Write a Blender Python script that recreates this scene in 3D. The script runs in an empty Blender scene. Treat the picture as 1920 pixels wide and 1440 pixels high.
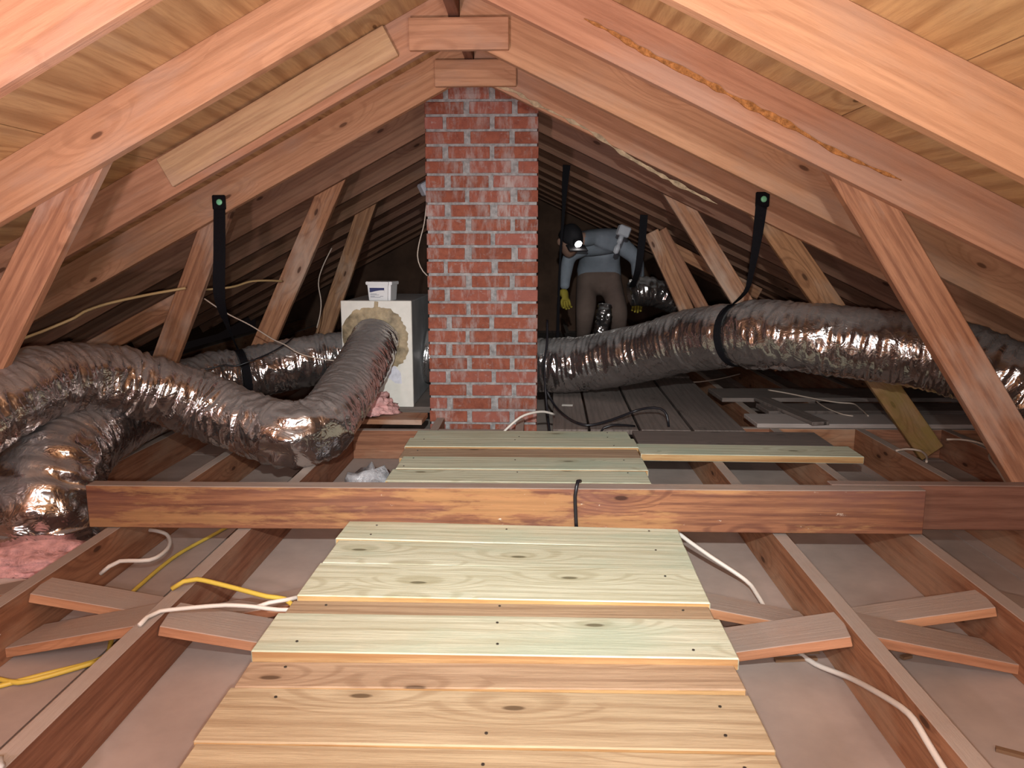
import bpy, bmesh, math, random
from mathutils import Vector, Matrix, noise
random.seed(7)
SC = bpy.context.scene
COL = SC.collection

# ---------------------------------------------------------------- camera
cam_data = bpy.data.cameras.new('camera')
cam_data.sensor_width = 36.0
cam_data.lens = 27.0
cam_data.clip_start = 0.02
cam = bpy.data.objects.new('camera', cam_data)
COL.objects.link(cam)
cam.location = (0, 0, 0)                      # eye 0.81 m above the joist tops
cam.rotation_euler = (math.radians(90 - 9.85), 0, math.radians(1.8))
SC.camera = cam

# ---------------------------------------------------------------- world, lights, exposure
world = bpy.data.worlds.new('world'); SC.world = world
world.use_nodes = True
world.node_tree.nodes['Background'].inputs[0].default_value = (0.02, 0.015, 0.015, 1)
world.node_tree.nodes['Background'].inputs[1].default_value = 0.2
SC.view_settings.view_transform = 'Standard'
SC.view_settings.look = 'None'
SC.view_settings.gamma = 1.0
SC.view_settings.use_curve_mapping = False
SC.view_settings.exposure = 0.0

def lamp(name, kind, loc, energy, color, radius, rot=None, **kw):
    d = bpy.data.lights.new(name, kind); d.energy = energy; d.color = color; d.shadow_soft_size = radius
    for k, v in kw.items(): setattr(d, k, v)
    o = bpy.data.objects.new(name, d); o.location = loc
    if rot: o.rotation_euler = rot
    COL.objects.link(o); return o

def soften(o, smooth):
    """lamp close to the eye: inverse-square with a softened near range"""
    d = o.data; d.use_nodes = True; t = d.node_tree
    em = next(n for n in t.nodes if n.type == 'EMISSION')
    lf = t.nodes.new('ShaderNodeLightFalloff'); lf.inputs['Strength'].default_value = 1.0; lf.inputs['Smooth'].default_value = smooth
    t.links.new(lf.outputs['Quadratic'], em.inputs['Strength'])

def aim(o, target):
    d = Vector(target) - o.location
    o.rotation_euler = d.to_track_quat('-Z', 'Y').to_euler()

# head torch of the photographer: above the lens, aimed at the stained beam (bright core, wide dim rim)
torch = lamp('head_torch', 'SPOT', (0.0, -0.12, 0.33), 420, (0.91, 1.0, 1.0), 0.018, spot_size=math.radians(56), spot_blend=1.0)
aim(torch, (0.0, 2.8, -0.75)); soften(torch, 4.0)
rim = lamp('head_torch_rim', 'SPOT', (0.0, -0.12, 0.33), 75, (0.97, 1.0, 0.98), 0.018, spot_size=math.radians(110), spot_blend=1.0)
aim(rim, (0.0, 2.5, -0.62)); soften(rim, 4.0)
# the phone's flash, just under the lens
flash = lamp('phone_flash', 'POINT', (0.005, -0.02, -0.03), 64, (1.0, 0.97, 0.96), 0.012)
soften(flash, 0.25)
# added fill, unseen: low spots at both sides turned up at the near roof
cl = lamp('fill_spot', 'SPOT', (-0.80, 0.05, -0.62), 150, (1.0, 0.82, 0.86), 0.04, spot_size=math.radians(116), spot_blend=0.9)
aim(cl, (-0.95, 1.05, 0.75))
cr = lamp('fill_spot', 'SPOT', (0.72, 0.0, -0.62), 50, (1.0, 0.92, 0.75), 0.04, spot_size=math.radians(110), spot_blend=0.9)
aim(cr, (0.85, 0.9, 0.75))
lamp('fill_bulb', 'POINT', (0.8, -0.4, 0.05), 26, (1.0, 0.95, 0.86), 0.04)  # added unseen bulb brightening the right side
lamp('fill_bulb', 'POINT', (-0.85, -0.30, 0.12), 42, (1.0, 0.80, 0.82), 0.04)  # added unseen bulb brightening the left side

# ---------------------------------------------------------------- runs of cable, metres
YELLOW_A = [(-1.200, 1.485, -0.938), (-1.168, 1.506, -0.938), (-1.103, 1.553, -0.938), (-1.010, 1.625, -0.938), (-1.034, 1.712, -0.938), (-1.092, 1.850, -0.938), (-1.116, 1.944, -0.938), (-1.123, 2.029, -0.938), (-1.119, 2.236, -0.938), (-1.074, 2.430, -0.938), (-1.051, 2.534, -0.938)]
YELLOW_A2 = [(-1.236, 1.535, -0.936), (-1.183, 1.528, -0.936), (-1.133, 1.517, -0.936), (-1.085, 1.544, -0.936), (-1.007, 1.610, -0.936)]
YELLOW_B = [(-0.871, 1.706, -0.800), (-0.845, 1.716, -0.785), (-0.813, 1.718, -0.780), (-0.728, 1.701, -0.790), (-0.629, 1.673, -0.800), (-0.585, 1.671, -0.805), (-0.547, 1.635, -0.812), (-0.523, 1.631, -0.820)]
WHITE_B = [(-0.856, 1.525, -0.800), (-0.858, 1.560, -0.800), (-0.843, 1.591, -0.800), (-0.734, 1.621, -0.800), (-0.686, 1.625, -0.800), (-0.639, 1.629, -0.805), (-0.589, 1.627, -0.810), (-0.525, 1.639, -0.815)]
WHITE_B2 = [(-0.642, 1.630, -0.807), (-0.612, 1.641, -0.800), (-0.574, 1.658, -0.800), (-0.542, 1.720, -0.815)]
WHITE_C = [(-1.227, 2.009, -0.900), (-1.203, 2.015, -0.880), (-1.179, 2.030, -0.870), (-1.100, 2.040, -0.870), (-1.085, 2.100, -0.870), (-1.102, 2.170, -0.870), (-1.146, 2.240, -0.870), (-1.199, 2.271, -0.870), (-1.291, 2.352, -0.900)]
WHITE_D = [(-1.223, 1.527, -0.870), (-1.235, 1.613, -0.870), (-1.254, 1.717, -0.870), (-1.252, 1.775, -0.870), (-1.224, 1.834, -0.870)]
WHITE_E1 = [(0.413, 2.206, -0.810), (0.425, 2.158, -0.820), (0.499, 2.098, -0.860), (0.591, 2.046, -0.910), (0.607, 1.987, -0.925), (0.613, 1.903, -0.938), (0.614, 1.776, -0.938), (0.628, 1.701, -0.938), (0.646, 1.646, -0.935)]
WHITE_E2 = [(0.683, 1.561, -0.915), (0.682, 1.433, -0.869), (0.682, 1.325, -0.836), (0.682, 1.277, -0.830), (0.682, 1.235, -0.838), (0.682, 1.167, -0.850), (0.682, 1.105, -0.855)]
BLACK_BEAM = [(0.119, 2.108, -0.788), (0.116, 2.110, -0.738), (0.114, 2.112, -0.691), (0.118, 2.112, -0.662)]
BLACK_A = [(0.056, 3.900, -0.347), (0.056, 3.850, -0.450), (0.043, 3.800, -0.551), (0.046, 3.750, -0.651), (0.057, 3.700, -0.775), (0.069, 3.620, -0.876)]
BLACK_B = [(0.051, 3.740, -0.676), (0.088, 3.700, -0.740), (0.139, 3.520, -0.762), (0.195, 3.395, -0.769), (0.253, 3.375, -0.771), (0.352, 3.410, -0.752), (0.452, 3.450, -0.722), (0.508, 3.420, -0.701), (0.560, 3.400, -0.699), (0.586, 3.380, -0.724), (0.595, 3.370, -0.775)]
BLACK_C = [(0.285, 3.320, -0.795), (0.301, 3.320, -0.771), (0.338, 3.320, -0.758), (0.393, 3.350, -0.765), (0.447, 3.400, -0.781)]
WHITE_F = [(-0.163, 3.300, -0.818), (-0.132, 3.300, -0.779), (-0.069, 3.320, -0.727), (-0.015, 3.350, -0.712), (0.038, 3.400, -0.717), (0.087, 3.450, -0.740)]
TAN_A = [(-2.214, 2.900, -0.414), (-2.153, 3.000, -0.382), (-2.027, 3.050, -0.331), (-2.009, 3.050, -0.325), (-1.909, 3.120, -0.274), (-1.886, 3.150, -0.252), (-1.814, 3.200, -0.222), (-1.703, 3.300, -0.192), (-1.622, 3.380, -0.175), (-1.563, 3.400, -0.164)]
TAN_B = [(-1.591, 3.480, -0.180), (-1.492, 3.600, -0.176), (-1.440, 3.650, -0.168), (-1.399, 3.750, -0.149), (-1.354, 3.850, -0.148), (-1.316, 3.980, -0.156)]
WIRE_A = [(-1.486, 3.410, -0.212), (-1.440, 3.420, -0.248), (-1.393, 3.450, -0.287), (-1.325, 3.520, -0.342), (-1.256, 3.600, -0.413), (-1.213, 3.660, -0.450), (-1.162, 3.700, -0.495), (-1.083, 3.740, -0.526), (-0.971, 3.770, -0.546)]
WIRE_B = [(-1.598, 3.480, -0.555), (-1.514, 3.520, -0.543), (-1.469, 3.550, -0.532), (-1.432, 3.570, -0.542), (-1.365, 3.600, -0.521), (-1.294, 3.660, -0.492), (-1.233, 3.720, -0.453), (-1.223, 3.820, -0.429)]
WIRE_C = [(-1.190, 4.500, 0.015), (-1.242, 4.480, -0.092), (-1.271, 4.480, -0.184), (-1.255, 4.460, -0.291), (-1.264, 4.460, -0.369), (-1.284, 4.450, -0.446)]
WIRE_D = [(-0.547, 3.900, 0.235), (-0.562, 3.900, 0.131), (-0.588, 3.900, 0.039), (-0.598, 3.900, -0.027), (-0.585, 3.900, -0.080), (-0.554, 3.900, -0.122), (-0.513, 3.900, -0.138)]
WIRE_E = [(0.826, 4.713, -0.790), (0.897, 4.657, -0.790), (0.995, 4.660, -0.790), (1.153, 4.784, -0.790), (1.330, 4.980, -0.790)]
WIRE_F = [(1.320, 4.341, -0.780), (1.404, 4.228, -0.780), (1.513, 4.046, -0.780), (1.584, 3.976, -0.780), (1.642, 3.949, -0.780), (1.624, 3.813, -0.780), (1.592, 3.649, -0.780)]
WIRE_G = [(1.475, 4.016, -0.780), (1.463, 3.834, -0.780), (1.484, 3.682, -0.780), (1.520, 3.646, -0.780)]
WIRE_H = [(1.463, 3.073, -0.800), (1.518, 3.100, -0.800), (1.560, 3.076, -0.800), (1.545, 2.993, -0.800), (1.503, 2.906, -0.800)]
WIRE_I = [(1.767, 3.270, -0.800), (1.825, 3.272, -0.800), (1.873, 3.218, -0.800), (1.858, 3.102, -0.800), (1.780, 2.977, -0.800), (1.715, 2.811, -0.800), (1.639, 2.623, -0.800)]
BARK = [(0.122, 2.169, 0.604), (0.200, 2.169, 0.567), (0.286, 2.169, 0.519), (0.415, 2.169, 0.459), (0.559, 2.169, 0.386), (0.676, 2.169, 0.331), (0.786, 2.169, 0.271), (0.881, 2.169, 0.229), (0.984, 2.169, 0.187)]
PALE_EDGE = [(-0.173, 3.383, 0.677), (-0.095, 3.383, 0.657), (-0.017, 3.383, 0.612), (0.118, 3.383, 0.549), (0.231, 3.383, 0.492), (0.345, 3.383, 0.416), (0.459, 3.383, 0.352), (0.597, 3.383, 0.279), (0.770, 3.383, 0.195)]

J = -0.807            # joist tops
DW = -0.945           # drywall upper face
RX, RZ = -0.285, 0.726   # ridge x, rafter lower-edge apex
SL, SR = 0.525, 0.478    # roof slopes left and right
RY0, RDY = 1.565, 0.607  # rafter spacing

# ---------------------------------------------------------------- materials
def nt(name):
    m = bpy.data.materials.new(name); m.use_nodes = True
    t = m.node_tree; b = t.nodes['Principled BSDF']
    return m, t, b
class N:
    """small node helper"""
    def __init__(s, t): s.t = t
    def n(s, typ, ins=None, **kw):
        x = s.t.nodes.new(typ)
        for k, v in kw.items(): setattr(x, k, v)
        for k, v in (ins or {}).items(): s.put(x.inputs[k], v)
        return x
    def put(s, sock, v):
        if isinstance(v, bpy.types.NodeSocket): s.t.links.new(v, sock)
        else:
            if sock.type == 'RGBA' and len(v) == 3: v = (*v, 1)
            sock.default_value = v
    def mix(s, f, a, b, mode='MIX'):
        x = s.n('ShaderNodeMix', data_type='RGBA', blend_type=mode)
        s.put(x.inputs[0], f); s.put(x.inputs[6], a); s.put(x.inputs[7], b)
        return x.outputs[2]
    def math(s, op, a, b=0.0, c=None):
        x = s.n('ShaderNodeMath', operation=op); s.put(x.inputs[0], a); s.put(x.inputs[1], b)
        if c is not None: s.put(x.inputs[2], c)
        return x.outputs[0]
    def ramp(s, v, lo, hi, a=0.0, b=1.0):
        x = s.n('ShaderNodeMapRange'); s.put(x.inputs[0], v)
        for i, q in enumerate((lo, hi, a, b)): x.inputs[i + 1].default_value = q
        return x.outputs[0]
    def noise(s, vec, scale, detail=4, rough=0.55, dist=0.0):
        x = s.n('ShaderNodeTexNoise'); s.put(x.inputs['Vector'], vec)
        x.inputs['Scale'].default_value = scale; x.inputs['Detail'].default_value = detail
        x.inputs['Roughness'].default_value = rough; x.inputs['Distortion'].default_value = dist
        return x.outputs['Fac']
    def vmul(s, vec, sc):
        x = s.n('ShaderNodeVectorMath', operation='MULTIPLY'); s.put(x.inputs[0], vec); x.inputs[1].default_value = sc
        return x.outputs[0]
    def bump(s, h, strength, dist=0.01):
        x = s.n('ShaderNodeBump'); s.put(x.inputs['Height'], h)
        x.inputs['Strength'].default_value = strength; x.inputs['Distance'].default_value = dist
        return x.outputs[0]

def objvec(k, amount=7.0):
    tc = k.n('ShaderNodeTexCoord'); oi = k.n('ShaderNodeObjectInfo')
    off = k.n('ShaderNodeVectorMath', operation='SCALE'); off.inputs[0].default_value = (amount, amount * .37, amount * .61)
    k.put(off.inputs['Scale'], oi.outputs['Random'])
    ad = k.n('ShaderNodeVectorMath', operation='ADD'); k.put(ad.inputs[0], tc.outputs['Object']); k.put(ad.inputs[1], off.outputs[0])
    return ad.outputs[0], oi.outputs['Random']

def wood(name, light, mid, dark, knots=0.5, dust=None, dust_amt=0.8, rings=0.5, stain=None, vary=0.25, rough=0.72, ring_scale=1.0, flat='Y', fibre=.6, specks=None, stain2=None, moss=None):
    m, t, b = nt(name); k = N(t)
    v, rnd = objvec(k)
    fib = k.noise(k.vmul(v, (2.2, 38, 38)), 3.0, 6, .7)
    streak = k.noise(k.vmul(v, (.9, 16, 16)), 2.2, 4, .6, .4)
    broad = k.noise(k.vmul(v, (1.2, 5, 5)), 1.6, 4, .55)
    sp = k.n('ShaderNodeSeparateXYZ'); k.put(sp.inputs[0], v)
    cb = k.n('ShaderNodeCombineXYZ'); k.put(cb.inputs[0], sp.outputs[0]); k.put(cb.inputs[1], sp.outputs['Z' if flat == 'Y' else 'Y'])
    vf = cb.outputs[0]
    vo = k.n('ShaderNodeTexVoronoi', voronoi_dimensions='2D'); k.put(vo.inputs['Vector'], k.vmul(vf, (3.0, 8.5, 1))); vo.inputs['Scale'].default_value = 1.0
    kd = vo.outputs['Distance']
    vc = k.n('ShaderNodeSeparateColor'); k.put(vc.inputs[0], vo.outputs['Color'])
    gate = k.math('LESS_THAN', vc.outputs[0], knots)
    # cathedral grain: wavy bands bent around the knots
    w = k.n('ShaderNodeTexWave', wave_type='BANDS', bands_direction='Y')
    bend = k.math('MULTIPLY', k.math('MULTIPLY', k.ramp(kd, 0, .5, 1, 0), gate), .10)
    cb2 = k.n('ShaderNodeCombineXYZ'); k.put(cb2.inputs[0], k.math('MULTIPLY', sp.outputs[0], .5)); k.put(cb2.inputs[1], k.math('ADD', sp.outputs['Z' if flat == 'Y' else 'Y'], bend))
    k.put(w.inputs['Vector'], k.vmul(cb2.outputs[0], (1.0, 6.5 * ring_scale, 1)))
    w.inputs['Scale'].default_value = 1.5; w.inputs['Distortion'].default_value = 12.0
    w.inputs['Detail'].default_value = 3.0; w.inputs['Detail Scale'].default_value = .55; w.inputs['Detail Roughness'].default_value = .6
    c = k.mix(k.ramp(broad, .32, .68), mid, light)
    c = k.mix(k.math('MULTIPLY', k.ramp(w.outputs['Fac'], .55, .98), rings), c, dark)
    c = k.mix(k.math('MULTIPLY', k.ramp(streak, .5, .72), .5 * fibre), c, dark)
    c = k.mix(k.math('MULTIPLY', k.ramp(fib, .45, .75), fibre), c, dark)
    if stain:
        st = k.noise(k.vmul(v, (1.0, 3, 3)), 2.2, 5, .6)
        c = k.mix(k.math('MULTIPLY', k.ramp(st, .50, .66), stain[3]), c, stain[:3])
    if stain2:
        st = k.noise(k.vmul(v, (1.3, 7, 7)), 1.7, 6, .65)
        c = k.mix(k.math('MULTIPLY', k.ramp(st, .54, .60), stain2[3]), c, stain2[:3])
    if knots:
        kn = k.ramp(kd, .045, .07, 1, 0); halo = k.ramp(kd, .05, .20, .4, 0)
        c = k.mix(k.math('MULTIPLY', halo, gate), c, dark)
        c = k.mix(k.math('MULTIPLY', k.math('MULTIPLY', kn, gate), .85), c, tuple(q * .4 for q in dark))
    if specks:
        s1 = k.noise(k.vmul(v, (18, 30, 30)), 1.6, 5, .7); s2 = k.noise(v, 3.1, 2, .5)
        c = k.mix(k.math('MULTIPLY', k.ramp(s1, .66, .70), k.ramp(s2, .48, .58)), c, specks)
    if moss:
        tco = k.n('ShaderNodeTexCoord'); sm = k.n('ShaderNodeSeparateXYZ'); k.put(sm.inputs[0], tco.outputs['Object'])
        ms = k.noise(v, 7, 4, .6)
        c = k.mix(k.math('MULTIPLY', k.ramp(sm.outputs[0], moss[3], moss[3] + .35), k.ramp(ms, .35, .6, .15, .85)), c, moss[:3])
    hv = k.n('ShaderNodeHueSaturation', {'Color': c}); k.put(hv.inputs['Value'], k.ramp(rnd, 0, 1, 1 - vary, 1 + vary * .6))
    k.put(hv.inputs['Hue'], k.ramp(rnd, 0, 1, .494, .504))
    c = hv.outputs[0]
    if dust:
        g = k.n('ShaderNodeNewGeometry'); sx = k.n('ShaderNodeSeparateXYZ'); k.put(sx.inputs[0], g.outputs['Normal'])
        dn = k.noise(g.outputs['Position'], 9, 5, .65)
        f = k.math('MULTIPLY', k.ramp(sx.outputs['Z'], .35, .75), k.ramp(dn, .25, .6, dust_amt * .8, dust_amt))
        c = k.mix(f, c, dust)
    k.put(b.inputs['Base Color'], c); b.inputs['Roughness'].default_value = rough
    b.inputs['Specular IOR Level'].default_value = 0.22
    k.put(b.inputs['Normal'], k.bump(fib, .35, .005))
    return m

def plain(name, color, rough=.6, metal=0.0, spec=.4, mott=0.0, mscale=12, bump=0.0, emit=None):
    m, t, b = nt(name); k = N(t)
    if mott:
        g = k.n('ShaderNodeNewGeometry')
        nz = k.noise(g.outputs['Position'], mscale, 5, .6)
        c = k.mix(k.ramp(nz, .3, .7), tuple(q * (1 - mott) for q in color), tuple(min(1, q * (1 + mott)) for q in color))
        k.put(b.inputs['Base Color'], c)
        if bump: k.put(b.inputs['Normal'], k.bump(nz, bump, .01))
    else: b.inputs['Base Color'].default_value = (*color, 1)
    b.inputs['Roughness'].default_value = rough; b.inputs['Metallic'].default_value = metal
    b.inputs['Specular IOR Level'].default_value = spec
    if emit:
        b.inputs['Emission Color'].default_value = (*emit[:3], 1); b.inputs['Emission Strength'].default_value = emit[3]
    return m

M = {}
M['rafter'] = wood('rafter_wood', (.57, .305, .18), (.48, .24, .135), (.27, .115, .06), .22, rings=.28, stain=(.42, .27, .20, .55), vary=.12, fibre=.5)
M['rafter_dark'] = wood('dark_rafter_wood', (.33, .175, .11), (.27, .135, .08), (.14, .06, .035), .2, rings=.28, stain=(.24, .14, .10, .55), vary=.15, fibre=.5)  # darker tone of the rafter wood, for rafters beyond the chimney
M['ply_dark'] = wood('dark_plywood', (.38, .235, .12), (.32, .19, .09), (.17, .08, .035), .12, rings=.5, vary=.10, ring_scale=.42, flat='Z', fibre=.5)  # darker plywood tone, for sheets from the chimney back
M['sister'] = wood('sister_wood', (.60, .40, .22), (.52, .32, .17), (.33, .17, .09), .1, rings=.2, stain=(.45, .30, .22, .4), vary=.05)
M['strut'] = wood('strut_wood', (.52, .27, .15), (.42, .20, .10), (.19, .08, .045), .3, rings=.45, stain=(.56, .42, .33, .6), vary=.12, fibre=.8)
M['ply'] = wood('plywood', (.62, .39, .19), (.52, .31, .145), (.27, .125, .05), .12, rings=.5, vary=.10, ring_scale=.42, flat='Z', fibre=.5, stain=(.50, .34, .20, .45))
M['joist'] = wood('joist_wood', (.38, .18, .10), (.29, .125, .066), (.13, .05, .027), .3, dust=(.39, .325, .285), dust_amt=.95, rings=.35, vary=.15, fibre=.7, stain=(.42, .27, .18, .5))
M['brace'] = wood('bridging_wood', (.50, .25, .14), (.42, .19, .10), (.25, .10, .05), .15, dust=(.37, .30, .26), dust_amt=.97, rings=.3, vary=.10)
M['beam'] = wood('beam_wood', (.35, .165, .08), (.23, .095, .05), (.085, .03, .022), .25, dust=(.33, .275, .24), dust_amt=.85, rings=.5, stain=(.17, .075, .058, .75), stain2=(.50, .28, .11, .42), specks=(.62, .52, .42), vary=.02, fibre=.8)
M['beam_dark'] = wood('beam_dark_wood', (.24, .11, .075), (.20, .085, .055), (.10, .035, .022), .2, dust=(.30, .24, .21), dust_amt=.75, rings=.3, vary=.05)
M['deck_yellow'] = wood('new_pine', (.56, .47, .315), (.49, .395, .255), (.27, .18, .10), .35, rings=.42, vary=.05, flat='Z', ring_scale=.7, fibre=.6)
M['deck_green'] = wood('treated_pine', (.70, .72, .57), (.60, .61, .46), (.34, .31, .18), .45, rings=.38, stain=(.42, .53, .41, .6), vary=.06, flat='Z', fibre=.5)
M['deck_brown'] = wood('tan_pine', (.50, .37, .25), (.43, .31, .20), (.24, .15, .09), .25, rings=.45, vary=.05, flat='Z')
M['deck_edge'] = wood('sawn_edge', (.56, .37, .17), (.48, .29, .12), (.30, .14, .05), 0, rings=.5, vary=.12, flat='Y', fibre=.7)
M['old_board'] = wood('old_board_wood', (.22, .175, .155), (.16, .125, .11), (.06, .045, .038), .2, dust=(.24, .20, .18), dust_amt=.4, rings=.5, vary=.3, flat='Z', fibre=.8)
M['pale_board'] = wood('pale_board_wood', (.44, .38, .35), (.38, .32, .29), (.22, .17, .14), .1, dust=(.47, .41, .385), dust_amt=.7, rings=.3, vary=.05, flat='Z')
M['log'] = wood('mossy_wood', (.46, .24, .12), (.36, .17, .08), (.15, .065, .03), .3, rings=.45, stain=(.50, .36, .26, .5), vary=.03, fibre=.8, moss=(.30, .205, .06, .8))
M['drywall'] = plain('drywall_back', (.40, .315, .275), .9, spec=.15, mott=.14, mscale=5, bump=.05)
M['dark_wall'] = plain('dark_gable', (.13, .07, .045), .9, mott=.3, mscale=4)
M['mortar'] = plain('mortar', (.30, .28, .275), .95, spec=.1, mott=.4, mscale=40, bump=.6)
M['white_panel'] = plain('white_ductboard', (.68, .64, .58), .55, mott=.05, mscale=30)
M['grey_panel'] = plain('grey_ductboard', (.34, .33, .33), .5, mott=.15, mscale=12)
M['mastic'] = plain('mastic', (.30, .225, .135), .6, mott=.55, mscale=18, bump=.8)
M['black_strap'] = plain('black_webbing', (.010, .009, .011), .8, spec=.08, mott=.2, mscale=200)
M['black_rubber'] = plain('black_rubber', (.012, .011, .014), .35)
M['green_dot'] = plain('green_washer', (.25, .70, .40), .4)
M['white_cable'] = plain('white_cable', (.66, .60, .54), .45)
M['yellow_cable'] = plain('yellow_cable', (.62, .44, .07), .45)
M['tan_cable'] = plain('tan_cable', (.60, .42, .20), .5)
M['thin_wire'] = plain('thin_wire', (.55, .44, .36), .5)
M['white_plastic'] = plain('white_plastic', (.72, .70, .70), .35)
M['grey_plastic'] = plain('grey_plastic', (.50, .50, .54), .4)
M['navy'] = plain('navy_print', (.035, .04, .12), .5)
M['print_grey'] = plain('grey_print', (.30, .30, .34), .5)
M['paper'] = plain('paper', (.62, .60, .66), .8, mott=.15, mscale=50)
M['pink'] = plain('pink_fibreglass', (.72, .39, .37), .95, spec=.05, mott=.3, mscale=35, bump=1.0)
M['clear_plastic'] = plain('crumpled_plastic', (.36, .36, .38), .22, spec=.8, mott=.3, mscale=30, bump=.8)
M['shirt'] = plain('grey_shirt', (.25, .27, .31), .9, mott=.12, mscale=14)
M['pants'] = plain('brown_trousers', (.16, .105, .085), .9, mott=.12, mscale=14)
M['skin'] = plain('skin', (.40, .22, .16), .6)
M['cap'] = plain('black_cap', (.015, .012, .015), .8)
M['glove'] = plain('yellow_glove', (.33, .25, .03), .8)
M['boot'] = plain('dark_boot', (.03, .02, .018), .7)
M['lens'] = plain('lit_lens', (1, 1, 1), .3, emit=(1, .97, .90, 30))
M['bark'] = plain('bark', (.36, .15, .05), .9, spec=.1, mott=.55, mscale=60, bump=1.0)
M['pale_edge'] = plain('pale_edge', (.42, .31, .20), .9, spec=.1, mott=.4, mscale=40, bump=.6)
M['chip'] = plain('wood_chip', (.20, .11, .06), .8)
M['screw'] = plain('screw_head', (.10, .09, .08), .4, metal=.7)

def brick_mat():
    m, t, b = nt('red_brick'); k = N(t)
    v, rnd = objvec(k, 11)
    g = k.n('ShaderNodeNewGeometry')
    n1 = k.noise(v, 30, 6, .7)
    n2 = k.noise(k.vmul(g.outputs['Position'], (1.6, 1.6, .45)), 12, 6, .7)
    n3 = k.noise(g.outputs['Position'], 3.3, 4, .6); n4 = k.noise(k.vmul(g.outputs['Position'], (1, 1, 1.6)), 24, 5, .7)
    c = k.mix(k.ramp(n1, .3, .72), (.21, .06, .04), (.37, .115, .068))
    c = k.mix(k.ramp(rnd, .5, 1, 0, .6), c, (.27, .10, .085))
    f = k.math('MULTIPLY', k.ramp(n2, .50, .64), k.ramp(n3, .36, .60, .12, .85))
    c = k.mix(f, c, (.40, .33, .31))
    c = k.mix(k.math('MULTIPLY', k.ramp(n4, .58, .70), .55), c, (.36, .30, .28))
    c = k.mix(k.math('MULTIPLY', k.ramp(n1, .62, .8), .4), c, (.10, .045, .035))
    hv = k.n('ShaderNodeHueSaturation', {'Color': c}); k.put(hv.inputs['Value'], k.ramp(rnd, 0, 1, .82, 1.15))
    k.put(b.inputs['Base Color'], hv.outputs[0]); b.inputs['Roughness'].default_value = .9
    b.inputs['Specular IOR Level'].default_value = .18
    k.put(b.inputs['Normal'], k.bump(n1, .8, .008))
    return m
M['brick'] = brick_mat()

def foil_mat():
    m, t, b = nt('silver_foil'); k = N(t)
    tc = k.n('ShaderNodeTexCoord'); v = tc.outputs['Object']
    g = k.n('ShaderNodeNewGeometry'); sx = k.n('ShaderNodeSeparateXYZ'); k.put(sx.inputs[0], g.outputs['Normal'])
    n1 = k.noise(v, 16, 3, .55, .8)
    n2 = k.noise(v, 4.5, 4, .6)
    vo = k.n('ShaderNodeTexVoronoi', feature='F1'); k.put(vo.inputs['Vector'], k.vmul(v, (1, 1, 1))); vo.inputs['Scale'].default_value = 19
    vo.inputs['Randomness'].default_value = 1.0
    fold = k.math('ABSOLUTE', k.math('SUBTRACT', n1, .5))
    h = k.math('ADD', k.math('MULTIPLY', vo.outputs['Distance'], .35), k.math('MULTIPLY', fold, 1.3))
    z = k.math('ADD', sx.outputs['Z'], k.ramp(n2, .3, .7, -.16, .16))
    dust = k.ramp(z, .42, .85, 0, .66)
    foil = k.mix(k.ramp(n2, .35, .65), (.60, .575, .575), (.74, .71, .70))
    k.put(b.inputs['Base Color'], k.mix(dust, foil, (.165, .13, .118)))
    k.put(b.inputs['Metallic'], k.ramp(dust, 0, 1, .97, .25))
    k.put(b.inputs['Roughness'], k.math('ADD', k.ramp(n1, .3, .7, .11, .22), k.math('MULTIPLY', dust, .30)))
    k.put(b.inputs['Normal'], k.bump(h, .42, .016))
    return m
M['foil'] = foil_mat()

# ---------------------------------------------------------------- mesh helpers
def link(name, me, mat=None, parent=None):
    o = bpy.data.objects.new(name, me); COL.objects.link(o)
    if mat is not None:
        mm = M[mat] if isinstance(mat, str) else mat
        if not me.materials: me.materials.append(mm)
    if parent is not None: o.parent = parent
    return o
def frombm(name, bm, mat=None, parent=None, smooth=False):
    me = bpy.data.meshes.new(name); bm.normal_update(); bm.to_mesh(me); bm.free()
    if smooth:
        for p in me.polygons: p.use_smooth = True
    return link(name, me, mat, parent)
def tag(o, label=None, cat=None, group=None, kind=None):
    if label: o['label'] = label
    if cat: o['category'] = cat
    if group: o['group'] = group
    if kind: o['kind'] = kind
    return o
def empty(name, loc=(0, 0, 0)):
    o = bpy.data.objects.new(name, None); COL.objects.link(o); o.location = loc
    o.empty_display_size = .1
    return o
def box_bm(x0, x1, y0, y1, z0, z1, bev=0.0, bm=None, seg=1):
    bm = bm or bmesh.new()
    vs = [bm.verts.new((x, y, z)) for x in (x0, x1) for y in (y0, y1) for z in (z0, z1)]
    fs = [(0, 1, 3, 2), (4, 6, 7, 5), (0, 4, 5, 1), (2, 3, 7, 6), (0, 2, 6, 4), (1, 5, 7, 3)]
    new = [bm.faces.new([vs[i] for i in f]) for f in fs]
    if bev:
        es = list({e for f in new for e in f.edges})
        bmesh.ops.bevel(bm, geom=es, offset=bev, segments=seg, affect='EDGES', profile=.5)
    return bm
def frame_matrix(p0, p1, up):
    x = (Vector(p1) - Vector(p0)).normalized(); up = Vector(up)
    y = up.cross(x).normalized(); z = x.cross(y)
    m = Matrix.Identity(4)
    for i, a in enumerate((x, y, z)):
        m[0][i], m[1][i], m[2][i] = a
    return m
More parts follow.
